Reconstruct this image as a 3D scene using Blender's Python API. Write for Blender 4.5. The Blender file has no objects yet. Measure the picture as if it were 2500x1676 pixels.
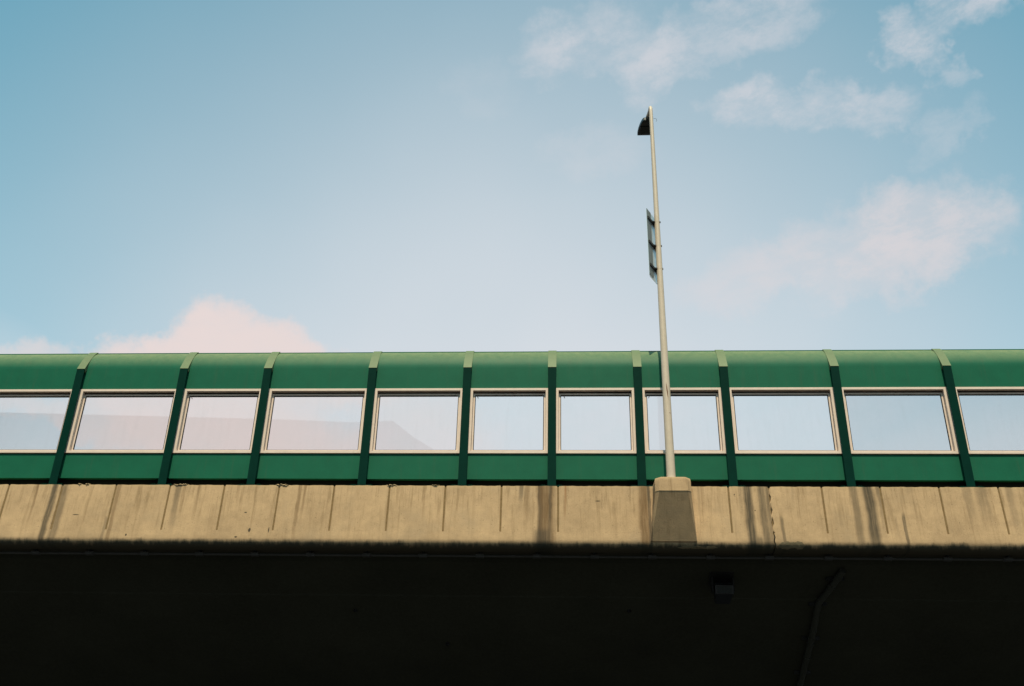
import bpy, bmesh, math, random
from mathutils import Vector, Matrix
random.seed(7)
R = math.radians
SC = bpy.context.scene
COL = SC.collection
ZC = 1.6            # eye height of the camera above the street; all heights below are given above the eye

# ------------------------------------------------------------------ camera, sky, sun, exposure
cam_d = bpy.data.cameras.new('camera'); cam = bpy.data.objects.new('camera', cam_d); COL.objects.link(cam)
cam_d.sensor_width = 36; cam_d.lens = 35; cam_d.clip_start = .1; cam_d.clip_end = 5000
fw = Vector((-0.05662109, 0.88362978, 0.46474989)); rt = Vector((0.99838245, 0.05251343, 0.02179038)); up = Vector((0.00515098, -0.46523193, 0.88517384))
m = Matrix((rt, up, -fw)).transposed().to_4x4(); m.translation = (0, -21.1647, ZC)
cam.matrix_world = m
SC.camera = cam
SUN_EL = 60.0
SUN_AZ = 180.0      # behind the camera, square on to the bridge
EXPO = 0.5
SKY_STRENGTH = 0.14
SUN_STRENGTH = 4.05
SC.view_settings.view_transform = 'Standard'
SC.view_settings.look = 'None'
SC.view_settings.gamma = 1.0
SC.view_settings.use_curve_mapping = False
SC.view_settings.exposure = EXPO

sl = bpy.data.lights.new('sun', 'SUN'); sl.energy = SUN_STRENGTH; sl.angle = R(.53); sl.color = (1.0, .86, .63)
so = bpy.data.objects.new('sun', sl); COL.objects.link(so)
sd = Vector((math.sin(R(SUN_AZ)) * math.cos(R(SUN_EL)), math.cos(R(SUN_AZ)) * math.cos(R(SUN_EL)), math.sin(R(SUN_EL))))
so.rotation_euler = sd.to_track_quat('Z', 'Y').to_euler(); so.location = (0, -30, 60)

class NT:
    """small helper to write node trees"""
    def __init__(s, tree): s.t = tree; s.n = tree.nodes; s.l = tree.links
    def node(s, typ, **kw):
        n = s.n.new(typ)
        for k, v in kw.items(): setattr(n, k, v)
        return n
    def inp(s, sock, v):
        if v is None: return
        if isinstance(v, bpy.types.NodeSocket): s.l.new(v, sock)
        else: sock.default_value = v
    def math(s, op, a, b=None, c=None, clamp=False):
        n = s.node('ShaderNodeMath', operation=op, use_clamp=clamp)
        s.inp(n.inputs[0], a); s.inp(n.inputs[1], b); s.inp(n.inputs[2], c)
        return n.outputs[0]
    def vmath(s, op, a, b=None):
        n = s.node('ShaderNodeVectorMath', operation=op); s.inp(n.inputs[0], a); s.inp(n.inputs[1], b); return n.outputs[0]
    def mix(s, f, a, b, blend='MIX'):
        n = s.node('ShaderNodeMix', data_type='RGBA', blend_type=blend)
        s.inp(n.inputs[0], f); s.inp(n.inputs[6], a); s.inp(n.inputs[7], b); return n.outputs[2]
    def noise(s, vec, scale, detail=4, rough=.55, out=0, dist=0.0):
        n = s.node('ShaderNodeTexNoise'); s.inp(n.inputs['Vector'], vec); n.inputs['Scale'].default_value = scale
        n.inputs['Detail'].default_value = detail; n.inputs['Roughness'].default_value = rough; n.inputs['Distortion'].default_value = dist
        return n.outputs[out]
    def ramp(s, v, a, b, lo=0.0, hi=1.0, interp='SMOOTHSTEP'):
        n = s.node('ShaderNodeMapRange', interpolation_type=interp); s.inp(n.inputs[0], v)
        n.inputs[1].default_value = a; n.inputs[2].default_value = b; n.inputs[3].default_value = lo; n.inputs[4].default_value = hi
        return n.outputs[0]
    def comb(s, x, y, z):
        n = s.node('ShaderNodeCombineXYZ'); s.inp(n.inputs[0], x); s.inp(n.inputs[1], y); s.inp(n.inputs[2], z); return n.outputs[0]
    def sep(s, v):
        n = s.node('ShaderNodeSeparateXYZ'); s.inp(n.inputs[0], v); return n.outputs

def build_world():
    w = bpy.data.worlds.new('World'); SC.world = w; w.use_nodes = True
    w.cycles.sampling_method = 'MANUAL'; w.cycles.sample_map_resolution = 512
    k = NT(w.node_tree); k.n.clear()
    sky = k.node('ShaderNodeTexSky', sky_type='NISHITA', sun_disc=False)
    sky.sun_elevation = R(SUN_EL); sky.sun_rotation = R(SUN_AZ); sky.altitude = 10; sky.air_density = 1.0; sky.dust_density = 1.0; sky.ozone_density = 1.0
    tc = k.node('ShaderNodeTexCoord'); d = tc.outputs['Generated']
    skyc = k.mix(1.0, sky.outputs[0], (.58, 1.15, .89, 1), 'MULTIPLY')     # cyan cast of the film stock
    x, y, z = k.sep(d)
    az = k.math('MULTIPLY', k.math('ARCTAN2', x, y), 57.2958)
    el = k.math('MULTIPLY', k.math('ARCSINE', z), 57.2958)
    # direction in degrees, warped by noise so cloud edges fray
    wx, wy, wz = k.sep(k.vmath('SUBTRACT', k.noise(d, 7.0, 3, .6, out=1), (.5, .5, .5)))
    fx, fy_, fz = k.sep(k.vmath('SUBTRACT', k.noise(d, 24.0, 4, .68, out=1), (.5, .5, .5)))
    azw = k.math('ADD', k.math('MULTIPLY_ADD', wx, 5.5, az), k.math('MULTIPLY', fx, 4.6))
    elw = k.math('ADD', k.math('MULTIPLY_ADD', wy, 3.6, el), k.math('MULTIPLY', fy_, 3.4))
    azs = k.math('ADD', k.math('MULTIPLY_ADD', wx, 2.0, az), k.math('MULTIPLY', fx, 2.4))
    els = k.math('ADD', k.math('MULTIPLY_ADD', wy, 1.4, el), k.math('MULTIPLY', fy_, 2.2))
    def blob(a0, e0, wa, we, s, tilt=0.0, ax=azw, ex=elw, hard=0.0):
        da = k.math('MULTIPLY_ADD', ax, 1.0 / wa, -a0 / wa); de = k.math('MULTIPLY_ADD', ex, 1.0 / we, -e0 / we)
        if tilt: de = k.math('MULTIPLY_ADD', da, -tilt * wa / we, de)
        q = k.math('MULTIPLY_ADD', da, da, k.math('MULTIPLY', de, de))
        return k.ramp(q, 1.0, hard * hard, 0.0, s)
    def total(l):                                  # soft union of the cloud lobes
        t = None
        for b in l:
            t = b if t is None else k.math('MULTIPLY_ADD', k.math('SUBTRACT', 1.0, t), b, t)
        return t
    wisps = total([
        blob(-1.0, 44.0, 3.6, 2.3, .62), blob(3.0, 44.3, 5.4, 2.5, .62), blob(6.4, 42.7, 3.0, 2.4, .72, .4), blob(10.5, 44.3, 6.5, 1.8, .55, .25),
        blob(15.6, 44.6, 4.2, 1.9, .60), blob(24.3, 41.7, 1.9, 2.1, .85, -.3), blob(28.8, 42.9, 4.4, 1.9, .88, .15), blob(34.0, 43.5, 5.0, 2.6, .6),
        blob(13.0, 40.5, 3.6, 2.0, .80), blob(17.4, 39.5, 5.2, 1.8, .66, -.08), blob(21.6, 38.3, 3.6, 1.8, .60, -.1), blob(26.0, 39.2, 1.6, .9, .4), blob(25.4, 36.4, 2.6, 1.4, .35, .3),
        blob(-6.3, 42.0, 3.4, 2.0, .14), blob(1.5, 38.4, 5.0, 1.9, .28), blob(16.4, 29.2, 2.6, 1.5, .4)])
    soft = total([
        blob(11.0, 30.8, 5.4, 2.4, .45, .05), blob(16.5, 31.4, 6.0, 2.6, .5, .12), blob(22.4, 31.8, 5.4, 3.1, .82, -.05), blob(19.5, 30.0, 6.0, 1.8, .5)])
    azs = k.math('ADD', k.math('MULTIPLY_ADD', wx, 2.4, az), k.math('MULTIPLY', fx, 3.4))
    els = k.math('ADD', k.math('MULTIPLY_ADD', wy, 1.6, el), k.math('MULTIPLY', fy_, 3.0))
    cumulus = total([
        blob(-21.8, 26.4, 3.4, 2.4, .97, 0, azs, els, .35), blob(-24.0, 25.0, 3.8, 2.1, .97, .30, azs, els, .3), blob(-27.0, 24.2, 4.0, 1.9, .95, .32, azs, els, .25),
        blob(-18.2, 25.9, 4.0, 2.2, .96, -.16, azs, els, .3), blob(-15.8, 25.0, 4.4, 2.3, .92, -.05, azs, els, .2), blob(-12.6, 25.2, 4.8, 1.9, .75, 0, azs, els, .0),
        blob(-22.5, 22.2, 8.6, 3.8, .97, 0, azs, els, .45), blob(-32.0, 23.3, 2.2, 1.2, .6, 0, azs, els, .0), blob(-31.0, 20.5, 6.0, 1.0, .6, -.12),
        blob(-19.0, 20.2, 10.0, 3.4, .9, 0, azs, els, .25), blob(-9.5, 21.8, 6.5, 3.4, .5)])
    # thin high haze, densest over the viaduct, and fair-weather clouds over the rest of the sky
    hz = k.noise(d, 2.4, 3, .55)
    ha = k.math('MULTIPLY_ADD', az, 1 / 54.0, .04); he = k.math('MULTIPLY_ADD', el, 1 / 47.0, -15.0 / 47.0)
    haze = k.math('MULTIPLY', k.ramp(k.math('SQRT', k.math('MULTIPLY_ADD', ha, ha, k.math('MULTIPLY', he, he))), 1.05, .10), k.ramp(hz, .25, .7, .90, 1.06))
    haze = k.math('MAXIMUM', haze, k.ramp(el, 32, 18, 0, .90))
    skyc = k.mix(haze, skyc, (3.50, 3.66, 3.88, 1))
    far = k.ramp(k.noise(d, 2.6, 4, .58), .54, .72, 0, .8)
    far = k.math('MULTIPLY', far, k.math('MAXIMUM', k.ramp(k.math('ABSOLUTE', az), 42, 60), k.ramp(el, 50, 60)))
    fine = k.ramp(k.noise(k.comb(k.math('MULTIPLY_ADD', el, .10, k.math('MULTIPLY', az, .07)), k.math('MULTIPLY_ADD', az, -.05, k.math('MULTIPLY', el, .17)), wx), 3.2, 6, .68), .30, .66, .28, 1.0)
    skyc = k.mix(k.math('MULTIPLY', total([k.math('MULTIPLY', wisps, .76), far]), fine), skyc, (3.6, 3.5, 3.66, 1))
    skyc = k.mix(k.math('MULTIPLY', soft, k.ramp(fine, .28, 1.0, .50, .86)), skyc, (3.8, 3.45, 3.5, 1))
    skyc = k.mix(k.math('MULTIPLY', cumulus, k.ramp(fine, .28, 1.0, .93, 1.0)), skyc, (4.05, 3.5, 3.4, 1))
    bg = k.node('ShaderNodeBackground'); k.l.new(skyc, bg.inputs[0]); bg.inputs[1].default_value = SKY_STRENGTH
    o = k.node('ShaderNodeOutputWorld'); k.l.new(bg.outputs[0], o.inputs[0])
build_world()

# ------------------------------------------------------------------ materials
def base_mat(name):
    mt = bpy.data.materials.new(name); mt.use_nodes = True
    k = NT(mt.node_tree); p = k.n.get('Principled BSDF')
    g = k.node('ShaderNodeNewGeometry')
    return mt, k, p, g.outputs['Position'], g

def paint(name, col, rough=.45, var=.12, bump=.02, dirt=0.0, dirtcol=(.12, .11, .08, 1), spec=.5, metal=0.0, nscale=6):
    mt, k, p, pos, g = base_mat(name)
    n1 = k.noise(pos, nscale, 5, .6)
    n2 = k.noise(pos, nscale * 9, 3, .6)
    f = k.ramp(k.math('ADD', k.math('MULTIPLY', n1, .6), k.math('MULTIPLY', n2, .4)), .3, .7, 1 - var, 1 + var, 'LINEAR')
    c = k.mix(1.0, (*col, 1), k.comb(f, f, f), 'MULTIPLY')
    if dirt:
        st = k.noise(k.vmath('MULTIPLY', pos, (9, 9, .7)), 1.0, 5, .65)
        c = k.mix(k.ramp(st, .52, .78, 0, dirt), c, dirtcol)
    k.inp(p.inputs['Base Color'], c)
    k.inp(p.inputs['Roughness'], k.ramp(n2, .2, .8, max(.05, rough - .08), rough + .08, 'LINEAR'))
    p.inputs['Specular IOR Level'].default_value = spec
    p.inputs['Metallic'].default_value = metal
    if bump:
        b = k.node('ShaderNodeBump'); b.inputs['Strength'].default_value = bump; b.inputs['Distance'].default_value = .02
        k.inp(b.inputs['Height'], n2); k.l.new(b.outputs[0], p.inputs['Normal'])
    return mt

def concrete_mat():
    """painted beige concrete of the parapet with run-off streaks below the barrier posts and joints"""
    mt, k, p, pos, g = base_mat('weathered_beige_concrete')
    x, y, z = k.sep(pos)
    zr = k.math('SUBTRACT', z, ZC)                                   # height above the eye
    t = k.ramp(zr, 7.46, 6.05, 0, 1, 'LINEAR')                       # 0 at the top of the parapet, 1 at its foot
    n_big = k.noise(pos, .8, 5, .6); n_mid = k.noise(pos, 5, 6, .65); n_fine = k.noise(pos, 60, 4, .7)
    f = k.math('ADD', k.math('MULTIPLY', n_big, .45), k.math('ADD', k.math('MULTIPLY', n_mid, .35), k.math('MULTIPLY', n_fine, .35)))
    tone = k.ramp(f, .40, .76, .70, 1.22, 'LINEAR')
    col = k.mix(1.0, (.41, .279, .160, 1), k.comb(tone, tone, tone), 'MULTIPLY')
    # general faint vertical streaking
    sv = k.comb(k.math('MULTIPLY', x, 7.0), y, k.math('MULTIPLY', z, .55))
    streak = k.noise(sv, 1.6, 6, .65)
    topf = k.ramp(t, 1.0, 0.0, .35, 1.0)
    col = k.mix(k.math('MULTIPLY', k.ramp(streak, .48, .70, 0, .65), topf), col, (.20, .13, .066, 1))
    fine_st = k.noise(k.comb(k.math('MULTIPLY', x, 30.0), y, k.math('MULTIPLY', z, .9)), 1.2, 4, .6)
    col = k.mix(k.math('MULTIPLY', k.ramp(fine_st, .56, .78, 0, .42), topf), col, (.15, .10, .055, 1))
    patch = k.noise(k.comb(k.math('MULTIPLY', x, .9), y, z), 1.3, 5, .6)
    col = k.mix(k.ramp(patch, .5, .75, 0, .35), col, (.27, .205, .135, 1))
    edge = k.ramp(k.math('MULTIPLY_ADD', k.math('SUBTRACT', n_mid, .5), .12, t), .05, 0.0, 0, .5)
    col = k.mix(edge, col, (.42, .30, .165, 1))
    wob = k.math('MULTIPLY', k.math('SUBTRACT', k.noise(k.comb(k.math('MULTIPLY', x, .8), y, z), 2.2, 3), .5), .09)
    xw = k.math('ADD', x, wob)
    mott = k.ramp(k.noise(k.comb(k.math('MULTIPLY', x, 26), y, k.math('MULTIPLY', z, 1.6)), 1.0, 5, .65), .25, .62, .62, 1.0)
    GREY = (.055, .043, .029, 1); BROWN = (.135, .078, .035, 1); RUST = (.24, .10, .035, 1)
    def stain(x0, w, s, c, t0=-.2, t1=1.4, fade=1.0, drift=0.0):
        nonlocal col
        d = k.math('SUBTRACT', xw, x0)
        if drift: d = k.math('MULTIPLY_ADD', t, -drift, d)
        d = k.math('ABSOLUTE', d)
        a = k.ramp(d, w, w * .3, 0, min(.95, s * 1.22))
        v = k.ramp(t, t0 - .06, t0 + .06) if t0 > -.1 else 1.0
        e = k.ramp(t, t1, t1 - fade)
        a = k.math('MULTIPLY', k.math('MULTIPLY', a, e), v)
        col = k.mix(k.math('MULTIPLY', a, mott), col, c)
    for a in [(-12.07, .04, .55, BROWN, -.2, 1.0), (-11.66, .10, .72, GREY, -.2, 2.0), (-11.43, .13, .5, GREY, -.2, 2.2),
              (-10.17, .06, .5, BROWN, -.2, 1.9), (-10.30, .05, .35, GREY, .55, 2.4), (-8.79, .10, .5, GREY, -.2, 1.1), (-8.66, .05, .4, BROWN, -.2, .8),
              (-8.33, .05, .4, BROWN, -.2, .75), (-7.40, .05, .4, BROWN, -.2, .6), (-6.02, .06, .5, BROWN, -.2, 1.3), (-5.90, .04, .5, BROWN, -.2, .9),
              (-3.2, .04, .3, BROWN, -.2, .8), (-2.1, .05, .2, BROWN, -.2, 1.0), (-1.06, .07, .55, GREY, -.2, .5, .5), (-.92, .09, .4, BROWN, -.2, .8, .8),
              (-.63, .08, .95, GREY, -.2, 2.2), (-.50, .25, .75, BROWN, -.2, 2.0), (-.42, .05, .5, GREY, -.2, 1.3), (-.58, .26, .6, GREY, .72, 2.2),
              (-.09, .03, .6, RUST, -.2, .75), (1.62, .15, .75, BROWN, -.2, 2.1), (1.74, .05, .7, GREY, -.2, 2.2), (2.9, .06, .35, BROWN, -.2, .8), (2.82, .04, .3, GREY, -.2, .9),
              (3.88, .13, .85, GREY, -.2, 2.2), (3.72, .05, .3, GREY, -.2, .9), (4.18, .12, .62, GREY, -.2, 1.8), (4.02, .10, .6, GREY, .82, 2.6), (4.30, .05, .5, GREY, -.2, 2.0),
              (4.55, .05, .5, GREY, .5, 2.2), (4.85, .04, .35, GREY, -.2, .6), (5.05, .05, .3, BROWN, -.2, .5), (6.15, .12, .5, GREY, -.2, 1.5), (6.46, .16, .8, GREY, -.2, 1.6),
              (6.69, .07, .5, GREY, -.2, 1.0), (7.12, .05, .6, GREY, .45, 2.2), (6.95, .04, .4, GREY, .5, 1.1), (7.35, .10, .28, GREY, -.2, .7), (8.55, .14, .3, GREY, -.2, 1.0),
              (8.85, .18, .42, GREY, -.2, .9), (9.45, .12, .35, GREY, -.2, 1.1), (9.9, .25, .35, GREY, -.2, 1.3), (-13.4, .2, .4, GREY, -.2, 1.2), (11.6, .3, .4, GREY, -.2, 1.2), (14.5, .3, .4, GREY, -.2, 1.2)]:
        stain(*a)
    # pock marks and chips
    for (x0, z0, rx, rz) in [(-7.015, 6.395, .028, .05), (-6.585, 6.40, .012, .07), (-7.28, 6.235, .03, .02), (-9.75, 6.27, .02, .03), (-7.17, 6.80, .03, .015), (-11.02, 6.73, .08, .012), (.62, 7.1, .06, .012), (4.0, 6.9, .014, .014), (3.6, 7.26, .012, .018)]:
        d = k.math('SQRT', k.math('ADD', k.math('POWER', k.math('DIVIDE', k.math('SUBTRACT', xw, x0), rx), 2.0), k.math('POWER', k.math('DIVIDE', k.math('SUBTRACT', zr, z0), rz), 2.0)))
        col = k.mix(k.ramp(d, 1.15, .7, 0, .9), col, (.03, .025, .018, 1))
    spk = k.noise(pos, 30, 2, .5)
    col = k.mix(k.ramp(spk, .66, .74, 0, .6), col, (.13, .09, .05, 1))
    # dark tint painting in the shade under the rounded foot
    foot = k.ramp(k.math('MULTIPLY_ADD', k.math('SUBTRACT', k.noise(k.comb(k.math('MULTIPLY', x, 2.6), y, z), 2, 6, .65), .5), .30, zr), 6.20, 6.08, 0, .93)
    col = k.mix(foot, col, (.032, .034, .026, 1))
    k.inp(p.inputs['Base Color'], col)
    p.inputs['Roughness'].default_value = .88; p.inputs['Specular IOR Level'].default_value = .25
    b = k.node('ShaderNodeBump'); b.inputs['Strength'].default_value = .55; b.inputs['Distance'].default_value = .012
    k.inp(b.inputs['Height'], k.math('ADD', k.math('MULTIPLY', n_fine, .6), k.math('MULTIPLY', n_mid, .8))); k.l.new(b.outputs[0], p.inputs['Normal'])
    return mt

def soffit_mat():
    mt, k, p, pos, g = base_mat('dark_soffit_concrete')
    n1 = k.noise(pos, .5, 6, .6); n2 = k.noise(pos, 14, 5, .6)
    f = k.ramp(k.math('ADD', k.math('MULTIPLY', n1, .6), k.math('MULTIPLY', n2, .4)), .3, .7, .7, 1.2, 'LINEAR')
    c = k.mix(1.0, (.042, .044, .034, 1), k.comb(f, f, f), 'MULTIPLY')  # concrete base colour set low to hold the shade beneath the deck
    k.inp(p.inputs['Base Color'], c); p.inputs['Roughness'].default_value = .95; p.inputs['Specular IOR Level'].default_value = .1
    b = k.node('ShaderNodeBump'); b.inputs['Strength'].default_value = .3; b.inputs['Distance'].default_value = .01; k.inp(b.inputs['Height'], n2); k.l.new(b.outputs[0], p.inputs['Normal'])
    return mt

def glass_mat():
    mt = bpy.data.materials.new('clear_glazing'); mt.use_nodes = True
    k = NT(mt.node_tree); k.n.clear()
    o = k.node('ShaderNodeOutputMaterial'); mx = k.node('ShaderNodeMixShader')
    fr = k.node('ShaderNodeFresnel'); fr.inputs[0].default_value = 1.52
    tr = k.node('ShaderNodeBsdfTransparent')
    g = k.node('ShaderNodeNewGeometry'); pos = g.outputs['Position']
    n = k.noise(pos, 1.7, 5, .6)
    dirt = k.noise(k.vmath('MULTIPLY', pos, (6, 1, .8)), 1.2, 5, .6)
    k.inp(tr.inputs[0], k.mix(k.ramp(n, .3, .7), (.975, .985, .985, 1), (.99, .99, .99, 1)))
    gl = k.node('ShaderNodeBsdfGlossy'); gl.inputs['Roughness'].default_value = .012
    # laminated pane: several faces, each adding its reflectance
    k.inp(mx.inputs[0], k.math('MULTIPLY', fr.outputs[0], 1.5, clamp=True)); k.l.new(tr.outputs[0], mx.inputs[1]); k.l.new(gl.outputs[0], mx.inputs[2])
    df = k.node('ShaderNodeBsdfDiffuse'); df.inputs[0].default_value = (.5, .47, .42, 1)
    m2 = k.node('ShaderNodeMixShader'); k.inp(m2.inputs[0], k.ramp(dirt, .45, .85, .008, .03)); k.l.new(mx.outputs[0], m2.inputs[1]); k.l.new(df.outputs[0], m2.inputs[2])
    k.l.new(m2.outputs[0], o.inputs[0])
    return mt

def panel_mat():
    """mid green coated sheet, with a sunlit highlight painted on where the crown turns upward"""
    mt, k, p, pos, g = base_mat('green_panel_paint')
    n1 = k.noise(pos, 2.5, 5, .6); n2 = k.noise(pos, 40, 4, .65)
    f = k.ramp(k.math('ADD', k.math('MULTIPLY', n1, .55), k.math('MULTIPLY', n2, .45)), .3, .7, .86, 1.14, 'LINEAR')
    c = k.mix(1.0, (.005, .087, .048, 1), k.comb(f, f, f), 'MULTIPLY')
    st = k.noise(k.vmath('MULTIPLY', pos, (9, 9, .7)), 1.0, 5, .65)
    c = k.mix(k.ramp(st, .50, .76, 0, .30), c, (.035, .075, .045, 1))
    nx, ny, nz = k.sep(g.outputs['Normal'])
    crown_glare = k.math('MULTIPLY', k.ramp(nz, .12, .80, 0, 1, 'LINEAR'), k.ramp(k.noise(pos, 6, 6, .65), .25, .7, .72, 1.1))
    c = k.mix(crown_glare, c, (.140, .180, .094, 1))  # pale tint by upward normal paints the sunlit wash on the crown
    k.inp(p.inputs['Base Color'], c); p.inputs['Roughness'].default_value = .55; p.inputs['Specular IOR Level'].default_value = .11
    b = k.node('ShaderNodeBump'); b.inputs['Strength'].default_value = .02; b.inputs['Distance'].default_value = .02
    k.inp(b.inputs['Height'], n2); k.l.new(b.outputs[0], p.inputs['Normal'])
    return mt

M = {}
M['conc'] = concrete_mat()
M['soffit'] = soffit_mat()
M['glass'] = glass_mat()
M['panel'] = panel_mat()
M['post'] = paint('dark_green_post_paint', (.0008, .021, .015), .55, .15, .02, .05, (.012, .03, .02, 1), .03)
M['cap'] = paint('faded_green_cap_paint', (.105, .145, .07), .55, .10, .02, .08, (.1, .12, .06, 1), .25)
M['channel'] = paint('black_green_channel', (.006, .010, .008), .8, .2, .05, spec=.1)
M['alu'] = paint('anodised_frame', (.58, .468, .40), .5, .08, .01, .25, (.36, .30, .25, 1), .3, .0)
M['gasket'] = paint('black_rubber', (.012, .012, .013), .7, .1, 0, spec=.2)
M['sealant'] = paint('aged_joint_sealant', (.175, .115, .055), .9, .35, .2, nscale=14, spec=.1)
M['mortar'] = paint('pale_mortar', (.42, .31, .19), .95, .2, .5, nscale=18, spec=.1)
M['repair'] = paint('grey_repair_mortar', (.17, .135, .085), .95, .35, .5, nscale=16, spec=.1)
M['pole'] = paint('cream_pole_paint', (.47, .39, .31), .42, .08, .02, .28, (.33, .25, .16, 1), .4, nscale=7)
M['lamp'] = paint('dark_lamp_housing', (.012, .014, .016), .4, .1, .01)
M['lens'] = paint('smoked_lamp_lens', (.02, .024, .024), .3, .1, 0, spec=.2)
M['armsteel'] = paint('grey_arm_sleeve', (.09, .1, .1), .6, .1, .02)
M['signback'] = paint('dull_sign_back', (.16, .18, .18), .5, .12, .02, .2, (.1, .1, .1, 1), metal=.3)
M['signlight'] = paint('bare_aluminium_sheet', (.72, .75, .76), .38, .05, .01, metal=.55)
M['bracket'] = paint('black_bracket_steel', (.012, .013, .013), .6, .2, .03, spec=.3)
M['conduit'] = paint('grey_conduit', (.05, .05, .048), .6, .2, .02, spec=.3)
M['pipe'] = paint('grey_drain_pipe', (.042, .045, .038), .7, .2, .02, spec=.2)
M['rust'] = paint('rust_scrape', (.11, .04, .022), .9, .3, .2, spec=.1, nscale=20)
M['asphalt'] = paint('dark_asphalt', (.042, .042, .043), .9, .2, .2, spec=.2, nscale=2)
M['facade'] = paint('dark_tiled_facade', (.075, .085, .095), .8, .1, .05, .2, (.18, .18, .17, 1), spec=.2, nscale=.6)
M['winglass'] = paint('dark_window_glass', (.03, .04, .05), .1, .05, 0, spec=.6)
M['hill'] = paint('wooded_hillside', (.075, .10, .085), .95, .4, .3, spec=.1, nscale=.08)

# ------------------------------------------------------------------ object helpers
def link(name, bm, mat, parent=None, loc=(0, 0, 0), smooth=False):
    me = bpy.data.meshes.new(name); bm.normal_update(); bm.to_mesh(me); bm.free()
    me.materials.append(mat)
    if smooth:
        for p_ in me.polygons: p_.use_smooth = True
    o = bpy.data.objects.new(name, me); COL.objects.link(o); o.location = loc
    if parent: o.parent = parent
    return o
def share(name, src, parent, loc):
    o = bpy.data.objects.new(name, src.data); COL.objects.link(o); o.location = loc; o.parent = parent
    return o
def empty(name, loc, label, cat, group=None):
    e = bpy.data.objects.new(name, None); COL.objects.link(e); e.location = loc; e.empty_display_size = .2
    e['label'] = label; e['category'] = cat
    if group: e['group'] = group
    return e
def box(bm, x0, x1, y0, y1, z0, z1, bev=0.0):
    vs = [bm.verts.new((x, y, z)) for x in (x0, x1) for y in (y0, y1) for z in (z0, z1)]
    fs = [(0, 1, 3, 2), (4, 6, 7, 5), (0, 4, 5, 1), (2, 3, 7, 6), (0, 2, 6, 4), (1, 5, 7, 3)]
    nf = [bm.faces.new([vs[i] for i in f]) for f in fs]
    if bev:
        es = list({e for f in nf for e in f.edges})
        bmesh.ops.bevel(bm, geom=es, offset=bev, segments=2, affect='EDGES', profile=.5)
    return bm
def prism(bm, prof, xs, fx=None):
    """extrude a closed (y,z) profile along the x stations xs; fx(i,j,x,y,z) may move a vertex"""
    rings = []
    for i, x in enumerate(xs):
        r = []
        for j, (y, z) in enumerate(prof):
            v = (x, y, z)
            if fx: v = fx(i, j, x, y, z)
            r.append(bm.verts.new(v))
        rings.append(r)
    n = len(prof)
    for a, b in zip(rings, rings[1:]):
        for j in range(n): bm.faces.new((a[j], a[(j + 1) % n], b[(j + 1) % n], b[j]))
    bm.faces.new(rings[0][::-1]); bm.faces.new(rings[-1])
    bmesh.ops.recalc_face_normals(bm, faces=bm.faces[:])
    return bm
def tube(bm, pts, rad, seg=16, cap=True):
    pts = [Vector(p_) for p_ in pts]
    rr = rad if isinstance(rad, (list, tuple)) else [rad] * len(pts)
    rings = []; ref = None
    for i, p_ in enumerate(pts):
        t = (pts[min(i + 1, len(pts) - 1)] - pts[max(i - 1, 0)]).normalized()
        if ref is None:
            ref = Vector((1, 0, 0)) if abs(t.x) < .9 else Vector((0, 1, 0))
        u = (ref - t * ref.dot(t)).normalized(); w = t.cross(u); ref = u
        rings.append([bm.verts.new(p_ + (u * math.cos(a) + w * math.sin(a)) * rr[i]) for a in [2 * math.pi * q / seg for q in range(seg)]])
    for a, b in zip(rings, rings[1:]):
        for j in range(seg): bm.faces.new((a[j], a[(j + 1) % seg], b[(j + 1) % seg], b[j]))
    if cap:
        bm.faces.new(rings[0][::-1]); bm.faces.new(rings[-1])
    bmesh.ops.recalc_face_normals(bm, faces=bm.faces[:])
    return bm
def new(): return bmesh.new()
def autosmooth(o, ang=35):
    me = o.data
    for p_ in me.polygons: p_.use_smooth = True
    bm = bmesh.new(); bm.from_mesh(me)
    for e in bm.edges:
        if len(e.link_faces) == 2 and e.calc_face_angle(0) > R(ang): e.smooth = False
    bm.to_mesh(me); bm.free()

# ------------------------------------------------------------------ setting
g = new(); 
vs = [g.verts.new(v) for v in ((-2500, -2500, 0), (2500, -2500, 0), (2500, 2500, 0), (-2500, 2500, 0))]; g.faces.new(vs)
o = link('ground', g, M['asphalt']); o['kind'] = 'structure'

# wooded hill behind the camera, seen only as a faint dark shape mirrored in the panes on the left
hb = new()
ridge = [(-460, 130), (-300, 158), (-230, 161), (-175, 160), (-117, 158), (-85, 157), (-69, 156.5), (-60, 150), (-50, 143), (-35, 122), (-20, 100), (0, 70), (40, 30), (80, 0)]
front = [hb.verts.new((x, -300 + random.uniform(-6, 6), 0)) for x, h in ridge]
tops = [hb.verts.new((x + random.uniform(-2, 2), -340, max(h, .2) + random.uniform(-.8, .8))) for x, h in ridge]
backs = [hb.verts.new((x, -520, 0)) for x, h in ridge]
for i in range(len(ridge) - 1):
    hb.faces.new((front[i], front[i + 1], tops[i + 1], tops[i])); hb.faces.new((tops[i], tops[i + 1], backs[i + 1], backs[i]))
o = link('hill', hb, M['hill']); o['kind'] = 'structure'

# tall block behind the camera, mirrored faintly in the panes on the right
BX, BY = 33.4, -80.0
tb = empty('tower_block', (BX, BY, 0), 'tall dark block faintly mirrored in the panes at the right end', 'building')
b = new(); box(b, 0, 34, -16, 0, 0, 66); link('wall', b, M['facade'], tb)
b = new(); box(b, -.4, 34.4, -16.4, .4, 66.05, 67); roof = link('roof', b, M['facade'], tb)
b = new(); box(b, 12, 20, -11, -4, 67.05, 70); link('stair_head', b, M['facade'], roof)
wsrc = None
for fl in range(20):
    for c in range(9):
        loc = (2.0 + c * 3.5, .03, 2.0 + fl * 3.2)
        if wsrc is None:
            b = new(); box(b, 0, 1.9, 0, .06, 0, 1.5); wsrc = link('window', b, M['winglass'], tb, loc)
        else: share('window', wsrc, tb, loc)

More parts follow.
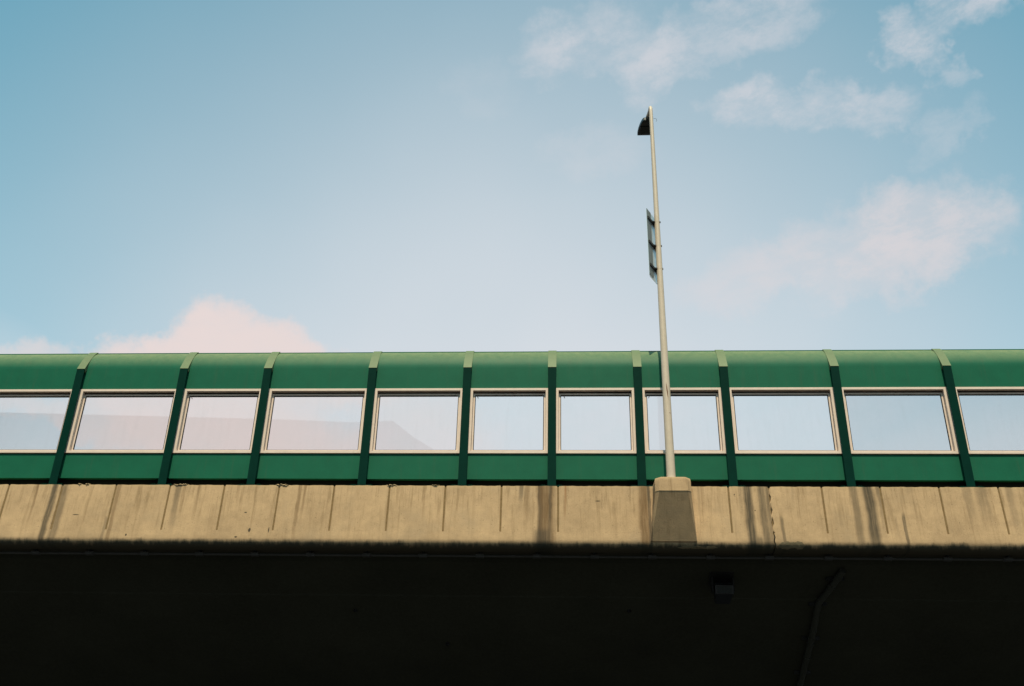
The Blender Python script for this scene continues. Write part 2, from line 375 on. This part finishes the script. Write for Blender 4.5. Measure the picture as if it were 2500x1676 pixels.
# ------------------------------------------------------------------ viaduct
VX0, VX1 = -34.0, 34.0
via = empty('road_viaduct', (0, 8, 0), 'concrete road viaduct with stained beige parapet and black shadowed underside', 'bridge')
def V(y, z): return (y - 8.0, z + ZC)           # profile point in the viaduct's own frame
# box girder with inclined soffit wings
prof = [V(-.06, 6.06), V(.62, 6.05), V(.66, 5.97), V(1.72, 5.487), V(1.74, 5.452), V(5.6, 3.70), V(10.9, 3.70), V(15.9, 6.03), V(16.8, 6.05), V(16.8, 6.45), V(-.06, 6.45)]
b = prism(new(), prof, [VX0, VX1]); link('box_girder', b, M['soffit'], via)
b = new(); box(b, VX0, VX1, .30 - 8, 16.3 - 8, 6.452 + ZC, 6.53 + ZC); link('road_surface', b, M['asphalt'], via)
b = prism(new(), [V(16.35, 6.0), V(16.35, 7.45), V(16.8, 7.45), V(16.9, 6.0)], [VX0, VX1]); link('far_parapet', b, M['conc'], via)
for x in (-24.5, 24.5):
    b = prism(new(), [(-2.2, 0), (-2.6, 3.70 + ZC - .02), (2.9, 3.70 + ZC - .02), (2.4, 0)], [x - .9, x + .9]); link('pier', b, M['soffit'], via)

# parapet: upper panels between vertical joints, continuous foot with a rounded drip nose
def fy(z): return -.20 - (7.45 - z) * .055
ZJ, ZT = 6.39, 7.45
XC = 4.345                                       # open expansion joint
joints = [XC + 1.135 + 1.25 * i for i in range(23)] + [XC, 3.47] + [-.245 - 1.25 * i for i in range(27)]
joints = sorted(j for j in joints if VX0 < j < VX1)
edges_ = [VX0] + joints + [VX1]
def noise1(x, s=1.0): return math.sin(x * 12.3 * s + 1.3) * .5 + math.sin(x * 31.7 * s) * .3 + math.sin(x * 71.1 * s + 2) * .2
for a, c in zip(edges_, edges_[1:]):
    ga = .020 if abs(a - XC) < .01 else .019; gc = .020 if abs(c - XC) < .01 else .019
    x0, x1 = a + ga, c - gc
    n = max(4, int((x1 - x0) / .06)); xs = [x0, x0 + .012] + [x0 + .012 + (x1 - x0 - .024) * i / n for i in range(1, n)] + [x1 - .012, x1]
    zs = [ZJ + (ZT - ZJ) * q / 14 for q in range(15)]
    pf = [V(fy(z), z) for z in zs] + [V(.24, ZT + .004), V(.24, ZJ)]
    def fx(i, j, x, y, z, N=len(xs), a=a, c=c):
        end = i in (0, N - 1)
        if end and j < 15: y += .008
        if j == 14: z += .006 * noise1(x) - (.006 if end else 0); y += .003 * noise1(x, 2.1)
        if j == 13: y -= .0
        for jt, sg in ((a, 1), (c, -1)):
            if abs(jt - XC) < .01 and j < 15:
                dist = abs(x - jt)
                if dist < .09:
                    zz = z - ZC
                    x += sg * (.018 * math.sin(zz * 23 + (0 if sg > 0 else 1.2)) + .014 * math.sin(zz * 61 + 1) - .012) * (1 - dist / .09)
                    if sg > 0 and dist < .05: y += .018 * (.5 + .5 * math.sin(zz * 37))
        return (x, y, z)
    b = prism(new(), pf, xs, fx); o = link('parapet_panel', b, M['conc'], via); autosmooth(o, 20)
cx, cz, cr = fy(6.22) + .19, 6.22, .19
foot = [V(fy(ZJ), ZJ - .0005)] + [V(fy(6.30), 6.30)] + [V(cx - cr * math.cos(R(q)), cz - cr * math.sin(R(q))) for q in range(0, 91, 9)] + [V(.06, 6.03), V(.24, 6.04), V(.24, ZJ - .0005)]
for x0, x1 in ((VX0, XC - .012), (XC + .016, VX1)):
    n = int((x1 - x0) / .15); xs = [x0 + (x1 - x0) * i / n for i in range(n + 1)]
    def fx2(i, j, x, y, z, n=n):
        if i in (0, n): x += .012 * math.sin(z * 40)
        if 1 < j < 12: y += .003 * noise1(x + j)
        return (x, y, z)
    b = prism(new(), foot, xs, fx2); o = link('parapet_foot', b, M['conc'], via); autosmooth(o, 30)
for x in joints:
    w = .03 if abs(x - XC) < .01 else .0205
    zl = 6.1 if abs(x - XC) < .01 else ZJ
    d = .04 if abs(x - XC) < .01 else .016
    b = prism(new(), [V(fy(zl) + d + (.1 if zl < 6.2 else 0), zl), V(fy(6.35) + d, max(zl, 6.35)), V(fy(ZT) + d, ZT - .02), V(.2, ZT - .02), V(.2, zl)], [x - w, x + w]); link('joint_sealant', b, M['sealant'], via)
# crumbs of bedding mortar squeezed out over the parapet edge
def lump(name, x, z, lx, lz, ly=.05, seed=0):
    rnd = random.Random(seed); b = new()
    bmesh.ops.create_icosphere(b, subdivisions=3, radius=1)
    for v in b.verts:
        q = v.co; s = 1 + .28 * math.sin(q.x * 5 + seed) * math.cos(q.z * 6 + seed * 2) + rnd.uniform(-.09, .09)
        v.co = Vector((q.x * lx * s, q.y * ly * s, q.z * lz * s + (.012 * math.sin(q.x * 9 + seed)))) + Vector((x, fy(z) + .028 - 8, z + ZC))
    return link(name, b, M['mortar'], via, smooth=False)
for i, (x, z, lx, lz) in enumerate([(-8.80, 7.452, .17, .014), (-8.66, 7.462, .07, .014), (-6.45, 7.458, .13, .018), (-6.36, 7.445, .09, .010), (-3.95, 7.458, .12, .013), (-11.1, 7.46, .05, .012), (-10.92, 7.46, .06, .012), (-2.98, 7.458, .09, .010)]):
    lump('mortar_crumb', x, z, lx, lz, seed=i)
# ragged repair strips on the drip nose near the lamp pedestal and right of the open joint
for i, (x0, x1, q0, q1) in enumerate([(2.30, 3.15, 40, 56), (4.40, 4.98, 8, 52)]):
    n = 28; xs = [x0 + (x1 - x0) * t / n for t in range(n + 1)]
    def prof_at(x):
        t = (x - x0) / (x1 - x0); e = min(1.0, 8 * t, 8 * (1 - t)); e = max(e, .05); mid = (q0 + q1) / 2 + 3 * noise1(x * .7); hw = (q1 - q0) / 2 * e * (1 + .35 * noise1(x * 1.9 + i))
        return [mid - hw + 2 * hw * u_ / 5 for u_ in range(6)]
    pf = [(0, 0)] * 12
    def fxr(ii, j, x, y, z):
        a_ = prof_at(x); rr_, q = (cr + .006, a_[j]) if j < 6 else (cr - .03, a_[11 - j])
        yy, zz = V(cx - rr_ * math.cos(R(q)), cz - rr_ * math.sin(R(q))); return (x, yy - .002 * noise1(x * 3 + j), zz)
    b = prism(new(), pf, xs, fxr); link('repair_strip', b, M['repair'], via)
# corbelled lamp pedestal
def pedestal():
    b = new()
    # cross-sections from the top down: z, front y, half widths (front) and (wall)
    secs = [(7.478, -.725, .350, .375), (7.468, -.745, .368, .392), (7.44, -.752, .380, .403), (7.39, -.753, .385, .41), (7.162, -.753, .385, .415), (7.157, -.747, .382, .415), (6.78, -.57, .425, .45), (6.40, -.392, .465, .475), (6.19, -.294, .49, .492)]
    rings = []
    for z, yf, wf, ww in secs:
        c = max(.012, .10 * (z - 6.15) / 1.3)
        pts = [(-wf, yf + c), (-wf + c, yf + .004), (wf - c, yf + .004), (wf, yf + c), (ww, .05), (-ww, .05)]
        rings.append([b.verts.new((2.225 + x, y - 8, z + ZC)) for x, y in pts])
    for r0, r1 in zip(rings, rings[1:]):
        for j in range(6): b.faces.new((r0[j], r0[(j + 1) % 6], r1[(j + 1) % 6], r1[j]))
    b.faces.new(rings[0]); b.faces.new(rings[-1][::-1])
    bmesh.ops.recalc_face_normals(b, faces=b.faces[:])
    o = link('lamp_pedestal', b, M['conc'], via); autosmooth(o, 24)
pedestal()
for (x, y, z) in [(-5.025, 2.21, 5.242), (1.365, 2.133, 5.278), (-2.952, 3.343, 4.714)]:
    b = tube(new(), [(x, y - 8, z + ZC - .05), (x, y - 8, z + ZC + .15)], .04, 12); link('weep_pipe', b, M['gasket'], via)

# ------------------------------------------------------------------ noise barrier
PX = [-24.54, -21.99, -19.44, -16.89, -14.34, -11.792, -9.244, -7.191, -4.656, -2.39, -.387, 1.611, 3.61, 6.158, 8.705, 11.25, 13.80, 16.35, 18.90, 21.45]
ZBASE = 7.458 + ZC
bar = empty('noise_barrier', (0, 0, ZBASE), 'green noise barrier with curved top and row of windows along the parapet', 'noise barrier')
def B(y, z): return (y, z + ZC - ZBASE)
HW = .095
# post: H section
def post_mesh():
    b = new()
    z0, z1 = B(0, 7.48)[1], B(0, 10.44)[1]
    box(b, -HW, HW, -.115, -.098, z0, z1, .003); box(b, -.012, .012, -.098, .16, z0, z1 - .002); box(b, -HW, HW, .16, .177, z0, z1)
    return b
def cap_mesh():
    b = new()
    P0, P1, P2 = Vector((-.122, 10.425)), Vector((.144, 10.985)), Vector((.33, 11.092))
    top = []
    for i in range(13):
        t = i / 12; q = P0 * (1 - t) ** 2 + P1 * 2 * t * (1 - t) + P2 * t * t; top.append((q.x, q.y))
    bot = [(y + .03, z - .16) if 0 < i < 12 else ((y + .012, z - .004) if i == 0 else (y, z - .06)) for i, (y, z) in enumerate(top)]
    return prism(b, [B(*q) for q in top] + [B(*q) for q in bot[::-1]], [-HW - .004, HW + .004])
def plate_mesh():
    b = new(); box(b, -.26, .26, -.16, .22, 0, .022)
    return b
def bolt_mesh():
    b = new(); tube(b, [(0, 0, .022), (0, 0, .05)], .018, 6); return b
def gusset_mesh():
    b = new(); prism(b, [(-.02, 0), (-.02, .14), (.0, .14), (.0, 0)], [0, .012]); return b
psrc = csrc = plsrc = bsrc = None
for x in PX:
    if psrc is None:
        psrc = link('post', post_mesh(), M['post'], bar, (x, 0, 0)); p_ = psrc
        csrc = link('cap', cap_mesh(), M['cap'], p_); autosmooth(csrc, 30)
        plsrc = link('base_plate', plate_mesh(), M['post'], p_)
        bsrc = link('bolt', bolt_mesh(), M['post'], p_, (-.21, -.11, 0))
        for bx in (-.16, .16, .21): share('bolt', bsrc, p_, (bx, -.11, 0))
    else:
        p_ = share('post', psrc, bar, (x, 0, 0)); share('cap', csrc, p_, (0, 0, 0)); share('base_plate', plsrc, p_, (0, 0, 0))
        for bx in (-.21, -.16, .16, .21): share('bolt', bsrc, p_, (bx, -.11, 0))
# panels and windows per bay
def ring(bm, x0, x1, z0, z1, wl, wr, wb, wt, y0, y1, bev=0):
    o_ = [(x0, z0), (x1, z0), (x1, z1), (x0, z1)]; i_ = [(x0 + wl, z0 + wb), (x1 - wr, z0 + wb), (x1 - wr, z1 - wt), (x0 + wl, z1 - wt)]
    V4 = [[bm.verts.new((x, y, z)) for x, z in l] for l, y in ((o_, y0), (i_, y0), (o_, y1), (i_, y1))]
    of, inf, ob, ib = V4
    for q in range(4):
        n = (q + 1) % 4
        bm.faces.new((of[q], of[n], inf[n], inf[q])); bm.faces.new((ob[q], ib[q], ib[n], ob[n]))
        bm.faces.new((of[q], ob[q], ob[n], of[n])); bm.faces.new((inf[q], inf[n], ib[n], ib[q]))
    bmesh.ops.recalc_face_normals(bm, faces=bm.faces[:])
    if bev: bmesh.ops.bevel(bm, geom=bm.edges[:], offset=bev, segments=2, affect='EDGES')
    return bm
arcR, arcA = .70, 58
up_front = [B(0, 9.925), B(0, 10.2)] + [B(arcR * (1 - math.cos(R(q))), 10.453 + arcR * math.sin(R(q))) for q in range(0, arcA + 1, 2)]
ye, ze = arcR * (1 - math.cos(R(arcA))), 10.453 + arcR * math.sin(R(arcA))
up_prof = up_front + [B(ye + .004, ze - .004), B(ye + .004, ze + .026), B(ye + .03, ze + .026), B(ye + .05, ze - .08)] + \
          [B(.10 + (arcR - .10) * (1 - math.cos(R(q))), 10.453 + (arcR - .10) * math.sin(R(q))) for q in range(arcA - 8, -1, -5)] + [B(.10, 9.925)]
for bi, (xa, xb) in enumerate(zip(PX, PX[1:])):
    rnd = random.Random(bi)
    x0, x1 = xa + .03, xb - .03
    dy = rnd.uniform(-.004, .004)
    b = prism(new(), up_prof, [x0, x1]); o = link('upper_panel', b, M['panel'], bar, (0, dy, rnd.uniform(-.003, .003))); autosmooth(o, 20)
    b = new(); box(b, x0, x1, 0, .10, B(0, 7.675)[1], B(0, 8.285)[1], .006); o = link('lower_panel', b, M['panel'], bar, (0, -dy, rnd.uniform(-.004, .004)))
    b = new(); box(b, xa + .015, xb - .015, .14, .16, B(0, 7.46)[1], B(0, 7.76)[1]); link('bottom_channel', b, M['channel'], bar)
    # window
    wx0, wx1, wz0, wz1 = xa + .05, xb - .05, B(0, 8.285)[1], B(0, 9.92)[1]
    win = link('window', ring(new(), wx0, wx1, wz0 + .001, wz1 + .001, .10, .10, .062, .062, -.034, .115, .004), M['alu'], bar)
    link('inner_frame', ring(new(), wx0 + .105, wx1 - .105, wz0 + .055, wz1 - .100, .038, .038, .055, .046, .050, .105, .005), M['alu'], win)
    link('shade_ring', ring(new(), wx0 + .09, wx1 - .09, wz0 + .045, wz1 - .050, .024, .024, .02, .058, .068, .110), M['gasket'], win)  # black ring standing in for the shade under the outer frame
    gx0, gx1, gz0, gz1 = wx0 + .138, wx1 - .138, wz0 + .106, wz1 - .142
    link('gasket', ring(new(), gx0, gx1, gz0, gz1, .020, .020, .012, .026, .058, .085), M['gasket'], win)
    b = new(); box(b, gx0 + .006, gx1 - .006, .070, .080, gz0 + .006, gz1 - .006)
    bmesh.ops.translate(b, verts=b.verts[:], vec=(0, rnd.uniform(-.001, .001), 0)); link('pane', b, M['glass'], win)
    if bi in (6, 9, 10, 11):      # loose tail of the gasket hanging at the upper left corner
        tx, tz = gx0 + .07 + rnd.uniform(-.01, .02), gz1 - .018
        sgn = rnd.choice((-1, 1))
        b = tube(new(), [(tx, .055, tz), (tx + .006 * sgn, .052, tz - .03), (tx + .022 * sgn, .05, tz - .065)], .008, 6); link('gasket_tail', b, M['gasket'], win)

# ------------------------------------------------------------------ street lamp
LX, LY, LZ = 2.205, -.58, 7.473
lamp = empty('street_lamp', (LX, LY, LZ + ZC), 'tall cream street lamp on the corbelled pedestal in front of the barrier', 'street lamp')
H = 17.965 - LZ
pts, rad = [], []
nseg = 24; RB = .22
for i in range(nseg + 1):
    t = i / nseg; pts.append((0, 0, t * (H - RB))); rad.append(.098 - .050 * t)
for q in range(10, 91, 10): pts.append((0, RB * (1 - math.cos(R(q))), H - RB + RB * math.sin(R(q)))); rad.append(.048 - .004 * q / 90)
o = link('pole', tube(new(), pts, rad, 28), M['pole'], lamp, smooth=True); autosmooth(o, 60); pole = o
b = tube(new(), [(0, RB, H), (-.035, .48, H + .005)], [.044, .042], 20); o = link('arm', b, M['pole'], lamp); autosmooth(o, 60); arm = o
b = tube(new(), [(-.032, .46, H + .005), (-.045, .62, H + .007)], [.052, .052], 16); o = link('collar', b, M['armsteel'], arm); autosmooth(o, 60)
b = new()
# shallow shoebox head: narrow at the arm, broad at its square far end
out = [(-.12, .56), (-.155, .58), (-.195, .66), (-.235, .80), (-.268, .97), (-.28, 1.10), (-.278, 1.185), (-.268, 1.20), (.13, 1.20), (.14, 1.185), (.145, 1.10), (.14, .97), (.125, .80), (.10, .66), (.07, .58), (.04, .56)]
rings = []
for s, dz in ((.90, -.075), (1.0, -.06), (1.0, .0), (.93, .05), (.7, .085)):
    rings.append([b.verts.new((-.07 + (x + .07) * s, .88 + (y - .88) * s, H + dz)) for x, y in out])
for r0, r1 in zip(rings, rings[1:]):
    for j in range(len(out)): b.faces.new((r0[j], r0[(j + 1) % len(out)], r1[(j + 1) % len(out)], r1[j]))
b.faces.new(rings[0][::-1]); b.faces.new(rings[-1]); bmesh.ops.recalc_face_normals(b, faces=b.faces[:])
head = link('lamp_head', b, M['lamp'], lamp); autosmooth(head, 30)
b = new(); box(b, -.22, .08, .80, 1.12, H - .095, H - .0755, .01); link('lens', b, M['lens'], head)
b = tube(new(), [(.05, -.02, H - .52), (.10, -.02, H - .50), (.135, -.02, H - .53), (.14, -.02, H - .58), (.115, -.02, H - .61)], .004, 6); link('wire_loop', b, M['conduit'], lamp)
b = new(); 
def scar(z0, z1, a0, w, name):
    b = new(); n = 8; L = []; 
    for i in range(n + 1):
        t = i / n; z = z0 + (z1 - z0) * t; r_ = .098 - .050 * z / (H - RB) + .0012; hw = w * math.sin(math.pi * min(max(t, .04), .96)) ; a = R(a0 - 10 + 20 * (1 - t))
        L.append([b.verts.new((r_ * math.sin(a + s * hw / r_), -r_ * math.cos(a + s * hw / r_), z)) for s in (-1, -.3, .3, 1)])
    for u, v in zip(L, L[1:]):
        for j in range(3): b.faces.new((u[j], u[j + 1], v[j + 1], v[j]))
    link(name, b, M['rust'], pole)
scar(1.86, 2.28, 6, .011, 'rust_scar'); scar(1.52, 1.545, 30, .014, 'rust_scar')
b = tube(new(), [(0, 0, .0), (0, 0, .012)], .13, 24); o = link('base_flange', b, M['pole'], lamp)

# ------------------------------------------------------------------ sign seen almost edge-on
u = Vector((.47, .883, 0)).normalized(); nrm = Vector((u.y, -u.x, 0))
SX, SY = 2.205 - .135, -.6 + .02
sgn = empty('road_sign', (SX, SY, 12.45 + ZC), 'narrow road sign seen edge-on from behind, clamped to the lamp post', 'road sign')
def slab(bm, a0, a1, z0, z1, t0, t1, cut=0.0):
    P = []
    for t in (t0, t1):
        for a, z in ((a0, z0 + cut), (a0 + cut * .8, z0), (a1 - cut * .8, z0), (a1, z0 + cut), (a1, z1), (a0, z1)):
            P.append(bm.verts.new(u * a + nrm * t + Vector((0, 0, z))))
    for j in range(6): bm.faces.new((P[j], P[(j + 1) % 6], P[6 + (j + 1) % 6], P[6 + j]))
    bm.faces.new(P[:6][::-1]); bm.faces.new(P[6:]); bmesh.ops.recalc_face_normals(bm, faces=bm.faces[:])
    return bm
zs0, zs1 = .02, 1.97
link('plate', slab(new(), -.30, .28, zs0, zs1, -.004, .004, .06), M['signlight'], sgn)
link('dark_edge_strip', slab(new(), -.302, -.06, zs0 + .05, zs1 + .002, .0045, .012, .05), M['signback'], sgn)  # darker grey strip laid over the near part of the plate
for zb in (.36, 1.02, 1.72):
    b = slab(new(), -.27, .26, zb - .035, zb + .035, .0125, .04); br = link('bracket', b, M['bracket'], sgn)
    b = new()
    p0 = nrm * .04 + Vector((0, 0, zb)); 
    ce = Vector((LX - SX, LY - SY, zb))
    tube(b, [p0 + u * -.04, ce + Vector((-.035, .0, 0))], .026, 8); tube(b, [p0 + u * .06, ce + Vector((-.03, .035, 0))], .02, 8); link('standoff', b, M['bracket'], br)
    b = new(); tube(b, [ce + Vector((0, 0, -.012)), ce + Vector((0, 0, .012))], .098 - .050 * ((zb + 12.45 - LZ) / (H - RB)) + .0015, 24); link('band', b, M['pole'], br)
    b = new(); box(b, ce.x + .055, ce.x + .085, ce.y - .035, ce.y - .012, zb - .025, zb + .02, .003); link('band_bolt', b, M['bracket'], br)
    b = new(); box(b, ce.x - .085, ce.x - .052, ce.y - .05, ce.y - .02, zb - .02, zb + .025, .003); link('band_bolt', b, M['bracket'], br)

# ------------------------------------------------------------------ services under the edge
CY, CZ = .12, 5.955
con = empty('conduit', (0, CY, CZ + ZC), 'thin grey conduit on clips running under the parapet edge', 'conduit')
bxs = [3.028 + 1.245 * i for i in range(-20, 20) if VX0 + 1 < 3.028 + 1.245 * i < VX1 - 1]
psrc2 = clip = hang = None
for i, x in enumerate(bxs):
    if psrc2 is None:
        psrc2 = link('pipe_length', tube(new(), [(.05, 0, 0), (1.195, 0, 0)], .026, 10), M['conduit'], con, (x, 0, 0))
        b = new(); box(b, -.09, .09, -.05, .05, -.035, .035, .008); clip = link('junction', b, M['conduit'], con, (x, 0, 0))
        b = new(); box(b, -.02, .02, -.07, .07, .036, .09); hang = link('clip', b, M['bracket'], clip)
    else:
        share('pipe_length', psrc2, con, (x, 0, 0)); c = share('junction', clip, con, (x, 0, 0)); share('clip', hang, c, (0, 0, 0))

def onwing(y): # soffit height of the inclined wing
    return 5.97 - (y - .66) * math.tan(R(24.5)) if y < 1.73 else 5.452 - (y - 1.74) * (5.452 - 3.70) / (5.6 - 1.74)
PT = [(5.95, .70), (5.77, 1.272), (5.60, 1.70), (5.585, 1.95), (5.605, 2.386), (5.614, 2.995), (5.611, 3.9), (5.60, 5.4)]
dr = empty('drain_pipe', (5.6, 3.0, onwing(3.0) + ZC), 'grey drain pipe running down the shadowed underside at right', 'pipe')
P3 = [Vector((x - 5.6, y - 3.0, onwing(y) - .10 - onwing(3.0))) for x, y in PT]
o = link('pipe', tube(new(), P3, .07, 16), M['pipe'], dr); autosmooth(o, 50)
for (i, t) in [(0, .35), (0, .85), (4, .35), (4, .75), (5, .05), (5, .6), (6, .4)]:
    a, c = P3[i], P3[i + 1]; p = a.lerp(c, t); dd = (c - a).normalized()
    o = link('collar', tube(new(), [p - dd * .03, p + dd * .03], .086, 16), M['pipe'], dr)
for (i, t) in [(0, .6), (2, .5), (4, .95), (6, .2)]:
    a, c = P3[i], P3[i + 1]; p = a.lerp(c, t)
    b = new(); box(b, p.x - .20, p.x + .20, p.y - .025, p.y + .025, p.z + .02, p.z + .10); link('clamp', b, M['bracket'], dr)

fy0 = 1.1
fl = empty('floodlight', (3.4, fy0, onwing(fy0) + ZC), 'dark box floodlight bolted beneath the viaduct below the lamp pedestal', 'floodlight')
sl_ = -math.tan(R(24.5))
b = prism(new(), [(-.2, -.2 * sl_ - .035 if False else .2 * -sl_ - .03), (.2, .2 * sl_ - .03), (.2, .2 * sl_ + .0), (-.2, -.2 * sl_ + .0)], [-.3, .22]); link('mounting_plate', b, M['bracket'], fl)
b = new()
box(b, -.26, -.23, -.1, .1, -.32, -.0); link('yoke_arm', b, M['bracket'], fl)
b = new(); box(b, .20, .23, -.1, .1, -.32, -.0); link('yoke_arm', b, M['bracket'], fl)
b = prism(new(), [(-.16, -.14), (.12, -.20), (.30, -.46), (.22, -.52), (-.20, -.40), (-.24, -.22)], [-.21, .18], lambda i, j, x, y, z: (x * (1.0 if j not in (2, 3) else .82), y, z)); hs = link('housing', b, M['lamp'], fl)
b = new(); prism(b, [(-.245, -.235), (-.212, -.385), (-.222, -.387), (-.255, -.237)], [-.17, .15]); link('lens', b, M['lens'], hs)
